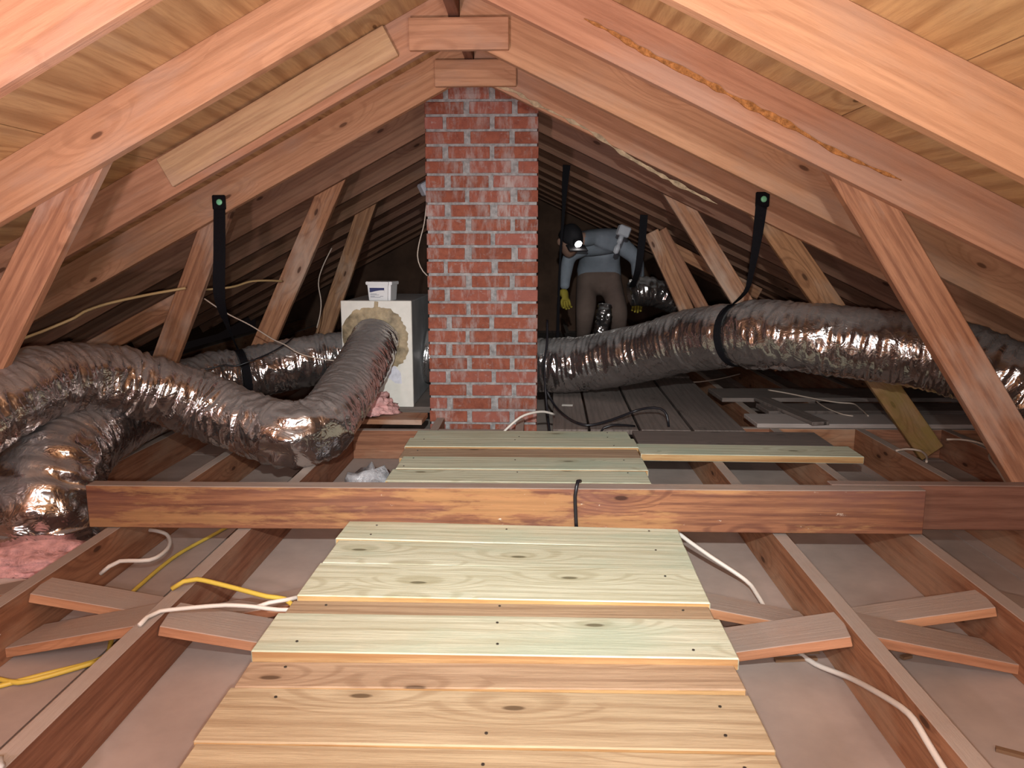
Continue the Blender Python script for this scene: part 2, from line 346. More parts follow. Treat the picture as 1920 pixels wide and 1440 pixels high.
def lumber(name, p0, p1, thick, deep, mat, parent=None, up=(0, 0, 1), bev=.002, cut0=0.0, cut1=0.0, warp=0.0, edge=None):
    """board from p0 to p1 (centre line); thick = sideways, deep = along up; local x runs along the grain"""
    p0 = Vector(p0); p1 = Vector(p1); ln = (p1 - p0).length
    bm = bmesh.new(); n = 6 if warp else 1
    ring = []
    for i in range(n + 1):
        f = i / n; r = []
        for (sy, sz) in ((-1, -1), (1, -1), (1, 1), (-1, 1)):
            z = sz * deep / 2; x = ln * f + z * (cut0 * (1 - f) + cut1 * f)
            w = warp * (random.random() - .5)
            r.append(bm.verts.new((x, sy * thick / 2 + w * .3, z + w)))
        ring.append(r)
    for i in range(n):
        for q in range(4):
            a, c = ring[i], ring[i + 1]
            bm.faces.new((a[q], a[(q + 1) % 4], c[(q + 1) % 4], c[q]))
    bm.faces.new(ring[0][::-1]); bm.faces.new(ring[-1])
    bmesh.ops.recalc_face_normals(bm, faces=bm.faces)
    if bev:
        es = [e for e in bm.edges if e.calc_face_angle(0) > .5]
        bmesh.ops.bevel(bm, geom=es, offset=bev, segments=1, affect='EDGES')
    o = frombm(name, bm, mat, parent)
    if edge:                      # sawn sides show fresh wood
        o.data.materials.append(M[edge])
        for p in o.data.polygons:
            if abs(p.normal.y) > .75 or abs(p.normal.x) > .75: p.material_index = 1
    m = frame_matrix(p0, p1, up); m.translation = p0
    o.matrix_world = m
    return o
def spline(pts, ds):
    """Catmull-Rom resampled at about ds"""
    P = [Vector(p) for p in pts]; P = [P[0] * 2 - P[1]] + P + [P[-1] * 2 - P[-2]]
    out = []
    for i in range(1, len(P) - 2):
        a, b, c, d = P[i - 1:i + 3]; n = max(1, int((c - b).length / ds))
        for q in range(n):
            t = q / n
            out.append(.5 * ((2 * b) + (c - a) * t + (2 * a - 5 * b + 4 * c - d) * t * t + (3 * b - a - 3 * c + d) * t ** 3))
    out.append(P[-2].copy())
    return out
def frames(path, ref=(0, 0, 1)):
    T = []
    for i in range(len(path)):
        T.append((path[min(i + 1, len(path) - 1)] - path[max(i - 1, 0)]).normalized())
    u = Vector(ref); u = (u - T[0] * u.dot(T[0])).normalized(); U = []
    for t in T:
        u = (u - t * u.dot(t)).normalized(); U.append(u.copy())
    return T, U
def sweep(name, path, rad, seg, mat, parent=None, rfun=None, caps=True, ref=(0, 0, 1)):
    T, U = frames(path, ref); bm = bmesh.new(); rings = []
    s = 0.0
    for i, p in enumerate(path):
        if i: s += (path[i] - path[i - 1]).length
        w = T[i].cross(U[i]); r = []
        for q in range(seg):
            a = 2 * math.pi * q / seg
            rr = rfun(s, a, i) if rfun else (rad[i] if isinstance(rad, list) else rad)
            r.append(bm.verts.new(p + (U[i] * math.cos(a) + w * math.sin(a)) * rr))
        rings.append(r)
    for i in range(len(rings) - 1):
        for q in range(seg):
            bm.faces.new((rings[i][q], rings[i][(q + 1) % seg], rings[i + 1][(q + 1) % seg], rings[i + 1][q]))
    if caps:
        bm.faces.new(rings[0][::-1]); bm.faces.new(rings[-1])
    bmesh.ops.recalc_face_normals(bm, faces=bm.faces)
    return frombm(name, bm, mat, parent, True)
def cable(name, pts, r, mat, label, parent=None, group=None, cat='cable'):
    o = sweep(name, spline(pts, .02), r, 8, mat, parent)
    if parent is None: tag(o, label, cat, group)
    return o
def ribbon(name, path, wdirs, widths, thick, mat, parent=None):
    bm = bmesh.new(); rings = []
    n = len(path)
    for i, p in enumerate(path):
        t = (path[min(i + 1, n - 1)] - path[max(i - 1, 0)]).normalized()
        w = Vector(wdirs[i]); w = (w - t * w.dot(t)).normalized(); nn = t.cross(w)
        a = w * widths[i] / 2; b = nn * thick / 2
        rings.append([bm.verts.new(p + x) for x in (-a - b, a - b, a + b, -a + b)])
    for i in range(n - 1):
        for q in range(4):
            bm.faces.new((rings[i][q], rings[i][(q + 1) % 4], rings[i + 1][(q + 1) % 4], rings[i + 1][q]))
    bm.faces.new(rings[0][::-1]); bm.faces.new(rings[-1])
    bmesh.ops.recalc_face_normals(bm, faces=bm.faces)
    return frombm(name, bm, mat, parent)
def lathe(name, prof, seg, mat, parent=None, axis_m=None, smooth=True):
    bm = bmesh.new(); rings = []
    for (r, z) in prof:
        rings.append([bm.verts.new((max(r, 1e-4) * math.cos(2 * math.pi * q / seg), max(r, 1e-4) * math.sin(2 * math.pi * q / seg), z)) for q in range(seg)])
    for i in range(len(rings) - 1):
        for q in range(seg):
            bm.faces.new((rings[i][q], rings[i][(q + 1) % seg], rings[i + 1][(q + 1) % seg], rings[i + 1][q]))
    bm.faces.new(rings[0][::-1]); bm.faces.new(rings[-1])
    bmesh.ops.recalc_face_normals(bm, faces=bm.faces)
    o = frombm(name, bm, mat, parent, smooth)
    if axis_m is not None: o.matrix_world = axis_m
    return o

# ---------------------------------------------------------------- setting: floor
floor = tag(empty('floor'), 'drywall ceiling backs and dusty joists forming the attic floor', kind='structure')
JX = [round(.708 - .391 * k, 3) for k in range(-6, 10)]        # 3.05 ... -2.81
for ix, (xa, xb) in enumerate([(-3.4, -2.25), (-2.245, -1.03), (-1.025, .19), (.195, 1.415), (1.42, 2.635), (2.64, 3.7)]):
    for (ya, yb) in [(-3.0, 1.02), (1.025, 3.45), (3.455, 5.9), (5.905, 9.2)]:
        frombm('drywall_sheet', box_bm(xa, xb, ya, yb, DW - .013, DW), 'drywall', floor)
for x in JX:
    lumber('joist', (x, -3.0, (J + DW) / 2), (x, 9.2, (J + DW) / 2), .038, J - DW, 'joist', floor, bev=.0015)
def jt(i): return JX[i]
# cross bridging: near pieces at every second joist, far ones at the rest
for i in range(len(JX) - 1):
    xr, xl = JX[i], JX[i + 1]
    if not -2.1 < xl < 1.6: continue
    right_even = (i - 6) % 2 == 0
    yn, yf = 1.615, 1.755
    yr = yn if right_even else yf
    yl = yf if right_even else yn
    a, b = xl + .019, xr - .019
    for (hi, lo, y, tilt) in ((b, a, yr, 0), (a, b, yl, 0)):
        sg = 1 if lo > hi else -1
        lumber('bridging_piece', (hi - sg * .004, y, J - .022), (lo - sg * .006, y + .06, DW + .022), .122 if y == yn else .10, .024, 'brace', floor, bev=.0015)
# headers framing the chimney opening and the blocking in the right bays
HY = 3.40
for i in range(len(JX) - 1):
    xr, xl = JX[i], JX[i + 1]
    if (-1.3 < xl < -.4) or (.6 < xl < 2.3):
        hy = HY + .02 if xl < 0 else 3.51
        lumber('blocking', (xl + .0195, hy, (J + DW) / 2), (xr - .0195, hy, (J + DW) / 2), .038, .134, 'joist', floor, bev=.0015)

# ---------------------------------------------------------------- setting: roof
roof = tag(empty('ceiling'), 'rafters and plywood sheathing of the low gabled attic roof', kind='structure')
th = {1: math.atan(SR), -1: math.atan(SL)}
def roof_pt(side, x, up=0.0):
    """point on the rafters' lower edge plane, moved up along the slope normal"""
    s = SR if side > 0 else SL
    a = math.atan(s)
    return Vector((x + side * math.sin(a) * up, 0, RZ - s * abs(x - RX) + math.cos(a) * up))
ry = [RY0 + RDY * k for k in range(-7, 13)]
for y in ry:
    for side in (1, -1):
        s = SR if side > 0 else SL
        x0 = RX + side * .0195; x1 = 3.35 if side > 0 else -3.1
        a = roof_pt(side, x0, .07); b = roof_pt(side, x1, .07)
        sh = side * math.sin(th[side]) * .07
        # centre-line start so that the plumb cut passes x0
        a = Vector((x0, y + .019, RZ - s * abs(x0 - RX) + .07 / math.cos(th[side])))
        b.y = y + .019
        up = Vector((side * math.sin(th[side]), 0, math.cos(th[side])))
        lumber('rafter', a, b, .038, .14, 'rafter' if y < 3.6 else 'rafter_dark', roof, up=up, bev=.002, cut0=-math.tan(th[side]))
zt = .14 / math.cos(th[1])
lumber('ridge_board', (RX, -3.0, .832), (RX, 3.64, .832), .036, .092, 'beam_dark', roof)
lumber('ridge_board', (RX, 4.0, .832), (RX, 9.2, .832), .036, .092, 'beam_dark', roof)
# collar ties on the front faces of two rafters and on the ones behind
for k, (x0, x1, z0, z1, yk) in enumerate([(-.437, -.098, .671, .775, ry[9]), (-.428, -.088, .675, .781, ry[10]),
                                          (-.45, -.09, .672, .772, ry[12]), (-.44, -.10, .672, .772, ry[13]), (-.44, -.10, .672, .772, ry[14])]):
    lumber('collar_tie', (x0, yk - .0145, (z0 + z1) / 2), (x1, yk - .0145, (z0 + z1) / 2 + .001), .027, z1 - z0, 'rafter', roof)
sa = roof_pt(-1, -.462, .082); sb = roof_pt(-1, -1.28, .075)
sb_o = lumber('sister_board', (sa.x, ry[9] - .011, sa.z), (sb.x, ry[9] - .011, sb.z), .021, .108, 'sister', roof, up=(-math.sin(th[-1]), 0, math.cos(th[-1])), warp=.002)
sb_o['label'] = 'paler board nailed along the left rafter'
def strip(name, pts, wmax, mat, label, seed):
    p = spline(pts, .012); n = len(p)
    w = [max(.003, wmax * (.55 + .9 * noise.noise((i * .31, seed, 0)))) * min(1, i / 6 + .1, (n - 1 - i) / 6 + .1) for i in range(n)]
    o = ribbon(name, p, [(math.sin(th[1]), 0, math.cos(th[1]))] * n, w, .005, mat, roof); o['label'] = label
strip('bark_strip', BARK, .020, 'bark', 'rough orange wane along the right rafter', 3.3)
strip('bark_strip', PALE_EDGE, .020, 'pale_edge', 'pale chipped lower edge of the rafter by the chimney', 7.7)
# sheathing sheets, long side along the ridge
def sheet(side, u0, u1, y0, y1):
    a = th[side]; n = Vector((side * math.sin(a), 0, math.cos(a))); d = Vector((side * math.cos(a), 0, -math.sin(a)))
    base = Vector((RX, 0, RZ + .14 / math.cos(a)))
    c = base + d * (u0 + u1) / 2 + n * .0065
    lumber('plywood_sheet', (c.x, y0, c.z), (c.x, y1, c.z), u1 - u0, .0125, 'ply' if y0 < 3.0 else 'ply_dark', roof, up=n, bev=0)
for side in (1, -1):
    off = .55
    for r, (u0, u1) in enumerate([(.0, 1.218), (1.221, 2.438), (2.441, 4.05)]):
        y = -3.2 + (1.214 if r == 1 else 0) - (RDY * 0)
        ys = [-3.0] + [q for q in [RY0 + .019 - RDY * 8 + RDY * 4 * j + (RDY * 2 if r == 1 else 0) for j in range(7)] if -3.0 < q < 9.2] + [9.2]
        for j in range(len(ys) - 1):
            lo = u0
            # the sheet is cut away where the chimney passes through the ridge
            if r == 0 and ys[j] < 3.9 < ys[j + 1]:
                sheet(side, u0, u1, ys[j], 3.64); sheet(side, u0 + .32, u1, 3.643, 3.99); sheet(side, u0, u1, 3.993, ys[j + 1] - .003)
            else:
                sheet(side, lo, u1, ys[j], ys[j + 1] - .003)
# gable ends
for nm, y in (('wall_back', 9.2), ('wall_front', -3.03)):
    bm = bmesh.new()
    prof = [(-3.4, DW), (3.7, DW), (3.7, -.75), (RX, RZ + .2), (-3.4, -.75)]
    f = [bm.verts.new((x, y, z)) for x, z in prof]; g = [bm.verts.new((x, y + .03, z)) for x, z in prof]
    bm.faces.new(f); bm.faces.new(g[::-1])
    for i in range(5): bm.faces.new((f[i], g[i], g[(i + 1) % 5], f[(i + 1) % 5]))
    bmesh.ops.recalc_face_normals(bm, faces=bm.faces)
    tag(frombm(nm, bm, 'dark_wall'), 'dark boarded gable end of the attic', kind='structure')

# ---------------------------------------------------------------- chimney
CH = tag(empty('brick_chimney', (-.257, 3.82, DW)), 'red brick chimney stack with grey mortar and white streaks', 'chimney')
def child(o, parent):
    """keep world placement while parenting to an offset Empty"""
    o.parent = parent; o.matrix_parent_inverse = Matrix.Translation(parent.location).inverted(); return o
cx0, cx1, cy0, cy1 = -.518, .006, 3.67, 3.975
CZ0, CC = -.834, .0657
child(frombm('mortar_core', box_bm(cx0 + .006, cx1 - .006, cy0 + .006, cy1 - .006, DW, CZ0 + CC * 24 - .01), 'mortar'), CH)
BM = {}
def brick(x0, x1, y0, y1, z):
    h = .0535
    key = (round((x1 - x0) * 250) / 250, round(y1 - y0, 3))
    if key not in BM:
        bm = box_bm(-key[0] / 2, key[0] / 2, -key[1] / 2, key[1] / 2, -h / 2, h / 2, .0022)
        me = bpy.data.meshes.new('brick'); bm.to_mesh(me); bm.free(); me.materials.append(M['brick']); BM[key] = me
    o = bpy.data.objects.new('brick', BM[key]); COL.objects.link(o)
    o.location = ((x0 + x1) / 2 + random.uniform(-.001, .001), (y0 + y1) / 2 + random.uniform(-.0018, .0012), z + h / 2 + random.uniform(-.001, .001))
    o.rotation_euler = (0, random.uniform(-.008, .008), random.uniform(-.004, .004))
    child(o, CH)
W = cx1 - cx0
for i in range(-1, 24):
    z = CZ0 + CC * i + .006
    ja, jb = random.uniform(-.007, .007), random.uniform(-.007, .007); ga, gb = random.uniform(.018, .034), random.uniform(.018, .034)
    if i % 2 == 0: cuts = [(0, .180 + ja), (.180 + ja + ga, .396 + jb), (.396 + jb + gb, W)]
    else: cuts = [(0, .084 + ja), (.084 + ja + ga, .298 + jb), (.298 + jb + gb, W)]
    for (a, b) in cuts:
        brick(cx0 + a, cx0 + b, cy0, cy0 + .095, z)
        brick(cx1 - b, cx1 - a, cy1 - .095, cy1, z)
    for (a, b) in ((cx0, cx0 + .095), (cx1 - .095, cx1)):
        brick(a, b, cy0 + .107, cy1 - .107, z)

# ---------------------------------------------------------------- beam across the joists
bmL = tag(lumber('wooden_beam', (-1.315, 2.146, -.7405), (1.105, 2.146, -.7325), .05, .128, 'beam', warp=.003), 'long stained brown beam lying across the joists in front of the walkway', 'beam')
bmR = tag(lumber('wooden_beam', (.86, 2.193, -.736), (2.35, 2.193, -.733), .04, .135, 'beam_dark'), 'darker beam spliced behind the right end of the long stained beam', 'beam')

# ---------------------------------------------------------------- walkways of new planks
screw_me = None
def screws(pl, ln, wd, top, xs):
    global screw_me
    if screw_me is None:
        bm = bmesh.new(); bmesh.ops.create_cone(bm, cap_ends=True, segments=10, radius1=.0028, radius2=.0028, depth=.002)
        screw_me = bpy.data.meshes.new('screw'); bm.to_mesh(screw_me); bm.free(); screw_me.materials.append(M['screw'])
    for x in xs:
        for s in (-1, 1):
            if random.random() < .45: continue
            o = bpy.data.objects.new('screw', screw_me); COL.objects.link(o); o.parent = pl
            o.location = (x + random.uniform(-.015, .015), s * wd * random.uniform(.22, .34), top + .0008)
def walkway(name, label, rows, xl, xr, base):
    root = tag(empty(name, base), label, 'walkway', 'new plank walkways')
    for (ya, yb, top, mat, rot, dx0, dx1) in rows:
        y = (ya + yb) / 2; wd = yb - ya; x0, x1 = xl + dx0, xr + dx1
        t = math.tan(math.radians(rot)); xm = (x0 + x1) / 2
        o = lumber('plank', (x0, y + (x0 - xm) * t, top - .013), (x1, y + (x1 - xm) * t, top - .013), wd, .026, mat, bev=.0025, edge='deck_edge')
        o.parent = root; o.matrix_parent_inverse = Matrix.Translation(root.location).inverted()
        screws(o, x1 - x0, wd, .013, [x - x0 for x in JX if x0 + .03 < x < x1 - .03])
    return root
G, Y_, B_ = 'deck_green', 'deck_yellow', 'deck_brown'
near = [(1.968, 2.108, -.7775, G, -2.4, -.005, 0), (1.808, 1.962, -.776, G, -1.3, .004, -.004), (1.616, 1.800, -.771, G, -.7, 0, -.01),
        (1.523, 1.612, -.7795, B_, 0, -.006, -.015), (1.362, 1.521, -.764, G, 0, -.01, -.012), (1.272, 1.358, -.779, B_, 1.2, -.006, -.02),
        (1.110, 1.266, -.781, Y_, .3, -.012, -.018), (.966, 1.106, -.783, Y_, 0, -.006, -.02), (.822, .962, -.782, Y_, 0, 0, -.02)]
walkway('plank_walkway', 'pale new plank walkway in the foreground before the stained beam', near, -.540, .402, (-.07, 1.5, J))
far = [(3.136, 3.272, -.776, G, .4, 0, 0), (2.988, 3.132, -.774, G, .6, -.012, .012), (2.836, 2.984, -.781, B_, .5, -.008, .005),
       (2.668, 2.832, -.774, G, .2, .01, .005), (2.52, 2.662, -.776, G, 0, 0, -.006), (2.374, 2.516, -.777, G, 0, .01, 0), (2.224, 2.37, -.778, Y_, 0, 0, 0)]
walkway('plank_walkway', 'greenish new plank walkway between the stained beam and the brick chimney', far, -.515, .400, (-.06, 2.7, J))

# loose boards to the right of the far walkway
def board(name, label, p0, p1, w, t, mat, group=None, warp=0):
    return tag(lumber(name, p0, p1, w, t, mat, bev=.002, warp=warp, edge='deck_edge' if name == 'plank' else None), label, 'board', group)
board('plank', 'loose pale new plank reaching right from the far walkway over the joists', (.41, 2.985, -.791), (1.262, 2.975, -.793), .16, .028, G)
board('old_board', 'wide dark weathered board lying behind the loose pale plank', (.425, 3.20, -.793), (1.215, 3.19, -.793), .24, .022, 'old_board', 'old dark floor boards')
for i, (xa, xb, lab) in enumerate([(.075, .235, 'short grey board beside the chimney base with a paper tag'), (.242, .46, 'dark short board second from the chimney base'),
                                   (.467, .69, 'grey short board third from the chimney base under the black cable'), (.70, .93, 'dark board fourth from the chimney base')]):
    x = (xa + xb) / 2
    board('old_board', lab, (x, 3.335, -.794), (x + .03, 4.75, -.794), xb - xa - .006, .022, 'old_board', 'old dark floor boards')
for i, x in enumerate((-.35, -.1, .14, .38, .62, .86)):
    labs = ['leftmost far floor board behind the chimney', 'second far floor board behind the chimney', 'third far floor board behind the chimney', 'far floor board under the left boot', 'far floor board under the right boot', 'rightmost far floor board behind the silver duct']
    board('old_board', labs[i], (x, 4.82, -.794), (x, 7.4, -.794), .22, .022, 'old_board', 'old dark floor boards')
board('pale_board', 'pale grey dusty board flat across the joists under the right silver duct', (1.02, 3.60, -.7955), (2.32, 3.61, -.7955), .225, .02, 'pale_board')
board('old_board', 'narrow dark board slanting across the pale dusty board', (1.30, 3.46, -.7765), (1.20, 4.05, -.7765), .085, .016, 'old_board', 'old dark floor boards')
board('old_board', 'brown board flat across the joists behind the pale dusty board', (1.15, 3.86, -.794), (2.5, 3.92, -.794), .20, .022, 'old_board', 'old dark floor boards')
board('old_board', 'dark wide board farthest back under the right silver duct', (1.0, 4.25, -.794), (2.45, 4.30, -.794), .30, .022, 'old_board', 'old dark floor boards')
board('old_board', 'yellowish brown board under the front edge of the plenum box', (-1.22, 3.60, -.793), (-.53, 3.58, -.793), .17, .024, 'strut')
board('old_board', 'board carrying the back of the plenum box', (-1.22, 4.15, -.7905), (-.53, 4.15, -.7905), .75, .031, 'old_board')

# ---------------------------------------------------------------- struts
def strut(label, p0, p1, face, mat='strut', t=.04, up=None, name='roof_strut', group='roof struts', cat='strut'):
    d = (Vector(p1) - Vector(p0)).normalized(); u = Vector((0, 1, 0)).cross(d)
    return tag(lumber(name, p0, p1, t, face, mat, up=u, bev=.003, warp=.002), label, cat, group)
strut('rough brown strut slanting down in front of the right silver duct', (.80, 2.2325, .32), (1.555, 2.2325, -.80), .117)
strut('strut with a mossy foot passing behind the right silver duct', (.90, 3.452, .28), (1.80, 3.452, -.905), .112, 'log')
strut('third strut from the right, behind the right silver duct', (.65, 4.052, .36), (1.30, 4.052, -.60), .10)
strut('thin far strut nearest the person on the right side', (.68, 4.67, .11), (1.0, 4.67, -.55), .085)
strut('pale thin far strut right of the person, slanting behind the duct', (.74, 4.72, .12), (1.13, 4.72, -.55), .075)
strut('pink-lit strut at the left edge of the picture', (-1.21, 2.232, .38), (-1.85, 2.232, -.66), .118)
strut('strut behind the left hanging strap above the silver duct', (-1.36, 3.452, .28), (-1.84, 3.452, -.80), .112)
strut('long strut between the left hanging strap and the thin hanging wire', (-1.03, 4.052, .39), (-1.52, 4.052, -.62), .112)
strut('dim strut just left of the white pail', (-1.11, 5.268, .38), (-1.52, 5.268, -.70), .11)
strut('low slanting brace joining the left strut to the eave', (-1.57, 3.50, -.20), (-2.15, 3.50, -.50), .09, name='roof_brace', cat='brace')
strut('dark low brace between the far right struts', (.77, 4.76, .04), (1.36, 4.76, -.26), .07, name='roof_brace', cat='brace')

# ---------------------------------------------------------------- plenum box and pail
PB = tag(empty('plenum_box', (-.79, 4.05, -.775)), 'white-fronted plenum box left of the chimney with silver ducts attached', 'duct box')
bx0, bx1, by0, by1, bz0, bz1 = -.962, -.612, 3.76, 4.46, -.774, -.242
child(frombm('body', box_bm(bx0 + .004, bx1 - .004, by0 + .02, by1, bz0, bz1 - .004, .004), 'grey_panel'), PB)
fp = child(frombm('front_panel', box_bm(bx0, bx1, by0, by0 + .02, bz0, bz1, .003), 'white_panel'), PB); fp['label'] = 'white front panel'
# the ring of mastic smeared around the duct collar
bm = bmesh.new(); cxm, czm = -.793, -.435; rings = []
for j, (rr, yy) in enumerate([(1.0, 0.0), (.93, -.004), (.8, -.009), (.6, -.012)]):
    r = []
    for q in range(96):
        a = 2 * math.pi * q / 96
        R = (.165 if j < 2 else .16) * rr * (1 + (.10 * noise.noise((math.cos(a) * 2.3, math.sin(a) * 2.3, 1.5)) + .06 * noise.noise((math.cos(a) * 6, math.sin(a) * 8, 4)) + .06 * noise.noise((math.cos(a) * 22, math.sin(a) * 22, 2))) * (1 if j < 2 else .3))
        x = max(bx0 + .004, min(bx1 - .003, cxm + R * math.cos(a) * 1.03))
        r.append(bm.verts.new((x, by0 + yy - .0005, min(bz1 - .02, czm + R * math.sin(a)))))
    rings.append(r)
for j in range(3):
    for q in range(96): bm.faces.new((rings[j][q], rings[j][(q + 1) % 96], rings[j + 1][(q + 1) % 96], rings[j + 1][q]))
bm.faces.new(rings[-1])
bmesh.ops.recalc_face_normals(bm, faces=bm.faces)
child(frombm('mastic_ring', bm, 'mastic', None, True), PB)['label'] = 'tan smeared mastic around the duct collar'
bm = bmesh.new()
pl = [(-.745, -.57), (-.70, -.565), (-.672, -.60), (-.668, -.655), (-.70, -.652), (-.735, -.625)]
f = [bm.verts.new((x, by0 - .0015, z)) for x, z in pl]; bm.faces.new(f)
ex = bmesh.ops.extrude_face_region(bm, geom=bm.faces[:]); bmesh.ops.translate(bm, vec=(0, .0014, 0), verts=[v for v in ex['geom'] if isinstance(v, bmesh.types.BMVert)])
bmesh.ops.recalc_face_normals(bm, faces=bm.faces)
child(frombm('paper_label', bm, 'paper'), PB)
child(lumber('drip', (-.784, by0 - .001, -.246), (-.79, by0 - .001, -.30), .02, .004, 'mastic', up=(0, 1, 0)), PB)

pail = tag(empty('plastic_pail', (-.775, 3.875, bz1 - .004)), 'small white square plastic pail with a navy label on the plenum box', 'pail')
def taper_box(w0, w1, h, z0, bev, name, mat, parent):
    bm = bmesh.new()
    vs = [bm.verts.new((sx * w / 2, sy * w / 2, z)) for (w, z) in ((w0, z0), (w1, z0 + h)) for (sx, sy) in ((-1, -1), (1, -1), (1, 1), (-1, 1))]
    bm.faces.new(vs[3::-1]); bm.faces.new(vs[4:])
    for q in range(4): bm.faces.new((vs[q], vs[(q + 1) % 4], vs[4 + (q + 1) % 4], vs[4 + q]))
    bmesh.ops.recalc_face_normals(bm, faces=bm.faces)
    bmesh.ops.bevel(bm, geom=[e for e in bm.edges if abs((e.verts[0].co - e.verts[1].co).z) > h * .5], offset=bev, segments=4, affect='EDGES')
    bmesh.ops.bevel(bm, geom=[e for e in bm.edges if abs((e.verts[0].co - e.verts[1].co).z) < 1e-5 and e.calc_face_angle(0) > 1], offset=.002, segments=2, affect='EDGES')
    return frombm(name, bm, mat, parent, False)
taper_box(.112, .124, .088, 0, .012, 'pail_body', 'white_plastic', pail)
taper_box(.136, .136, .016, .078, .014, 'lid', 'white_plastic', pail)
lb = frombm('label_panel', box_bm(-.046, .030, -.0603, -.0595, .012, .064), 'white_plastic', pail)
frombm('navy_band', box_bm(-.046, .030, -.0612, -.0604, .042, .064), 'navy', lb)
bm = bmesh.new()
vv = [bm.verts.new((-.046 + .076 * q / 12, -.0616, .042 + .012 * math.sin(q / 12 * math.pi * .55) - .002)) for q in range(13)] + [bm.verts.new((.030, -.0616, .036)), bm.verts.new((-.046, -.0616, .036))]
bm.faces.new(vv); frombm('white_swoosh', bm, 'white_plastic', lb)
for q, (xa, xb, zz) in enumerate([(-.043, -.010, .034), (-.043, .002, .029), (-.043, -.02, .022), (-.043, .01, .018), (.008, .024, .022)]):
    frombm('print_line', box_bm(xa, xb, -.0611, -.0604, zz - .0014, zz + .0014), 'print_grey', lb)
pail.rotation_euler = (0, 0, math.radians(-8))

# ---------------------------------------------------------------- flexible ducts
def near_frac(pts, x, ds=.0075):
    p = spline(pts, ds); L = [0.0]
    for i in range(1, len(p)): L.append(L[-1] + (p[i] - p[i - 1]).length)
    i = min(range(len(p)), key=lambda q: abs(p[q].x - x)); return L[i] / L[-1], i / (len(p) - 1)
def duct(name, label, pts, R, seed, pinch=(), ds=.0075, seg=60, wr=1.0, parent=None, mat='foil', rscale=None):
    path = spline(pts, ds)
    T, U = frames(path)
    curv = []
    for i in range(len(path)):
        a, b = max(0, i - 6), min(len(path) - 1, i + 6)
        curv.append(T[a].angle(T[b], 0))
    Ls = [0.0]
    for i in range(1, len(path)): Ls.append(Ls[-1] + (path[i] - path[i - 1]).length)
    def rf(s, a, i):
        c, sn = math.cos(a), math.sin(a)
        amp = (.55 + min(1.6, curv[i] * 5)) * wr
        tw = s + .02 * sn
        n1 = noise.noise((tw * 26, c * 1.3, sn * 1.3 + seed))
        n2 = noise.noise((tw * 60, c * 3.2, sn * 3.2 + seed * 2))
        n3 = noise.noise((s * 5, c * .8, sn * .8 + seed * 3))
        side = .55 + .45 * abs(sn)          # the flanks crease more than the stretched top
        rid = 1 - abs(n1) * 2
        r = R * (1 + .03 * n3) + side * amp * (.0095 * rid + .0055 * n2) + .0016 * math.sin(s * 2 * math.pi / .028)
        if rscale: r *= rscale(s / Ls[-1])
        for (ps, pd, pw) in pinch:
            r -= pd * math.exp(-((s / Ls[-1] - ps) / pw) ** 2)
        return r
    o = sweep(name, path, R, seg, mat, parent, rf)
    if parent is None: tag(o, label, 'duct', 'silver flexible ducts')
    return o, path, U, T

A = [(-.793, 3.752, -.437), (-.797, 3.66, -.47), (-.805, 3.53, -.52), (-.819, 3.33, -.59), (-.828, 3.06, -.650), (-.852, 2.87, -.682), (-.935, 2.80, -.686), (-1.10, 2.87, -.660),
     (-1.288, 2.91, -.605), (-1.418, 2.85, -.533), (-1.525, 2.75, -.476), (-1.593, 2.60, -.441), (-1.627, 2.42, -.432), (-1.634, 2.25, -.452), (-1.659, 2.10, -.498), (-1.742, 2.0, -.566), (-1.86, 1.93, -.66)]
duct('flex_duct', 'silver duct looping from the front of the plenum box to the left edge', A, .117, 1.7)
C = [(-.958, 3.98, -.545), (-1.10, 3.94, -.555), (-1.228, 3.88, -.571), (-1.443, 3.78, -.605), (-1.594, 3.66, -.625), (-1.675, 3.48, -.655), (-1.70, 3.2, -.672), (-1.670, 2.87, -.672),
     (-1.625, 2.60, -.668), (-1.58, 2.39, -.70), (-1.56, 2.29, -.78), (-1.56, 2.27, -.86), (-1.56, 2.27, -.925)]
dC, pC, uC, tC = duct('flex_duct', 'silver duct behind the loop that bends down into pink insulation', C, .128, 5.1, pinch=((near_frac(C, -1.47)[0], .020, .012),), rscale=lambda f: 1 + .16 * max(0, f - .55) / .45)
D = [(-.617, 4.22, -.57), (-.40, 4.23, -.60), (-.15, 4.23, -.625), (.044, 4.20, -.625), (.273, 4.12, -.599), (.537, 3.95, -.521), (.756, 3.72, -.427), (.973, 3.42, -.366), (1.171, 3.27, -.365),
     (1.399, 3.17, -.384), (1.611, 3.08, -.41), (1.748, 3.0, -.459), (1.869, 2.93, -.538), (1.955, 2.86, -.645), (2.01, 2.80, -.78)]
dD, pD, uD, tD = duct('flex_duct', 'large silver duct right of the chimney hung from a black strap', D, .146, 9.3, pinch=((near_frac(D, .915)[0], .026, .011),))
# small foil-wrapped runs far behind
duct('flex_duct', 'short foil wrapped pipe rising before the knees of the person', [(.425, 5.2, -.60), (.44, 5.2, -.52), (.455, 5.2, -.44), (.465, 5.22, -.36)], .045, 2.2, seg=28)
duct('flex_duct', 'dim far foil duct right of the person under a hanging strap', [(.62, 5.02, -.27), (.72, 5.05, -.26), (.86, 5.1, -.30), (1.02, 5.15, -.38), (1.22, 5.2, -.5)], .085, 3.9, seg=36)

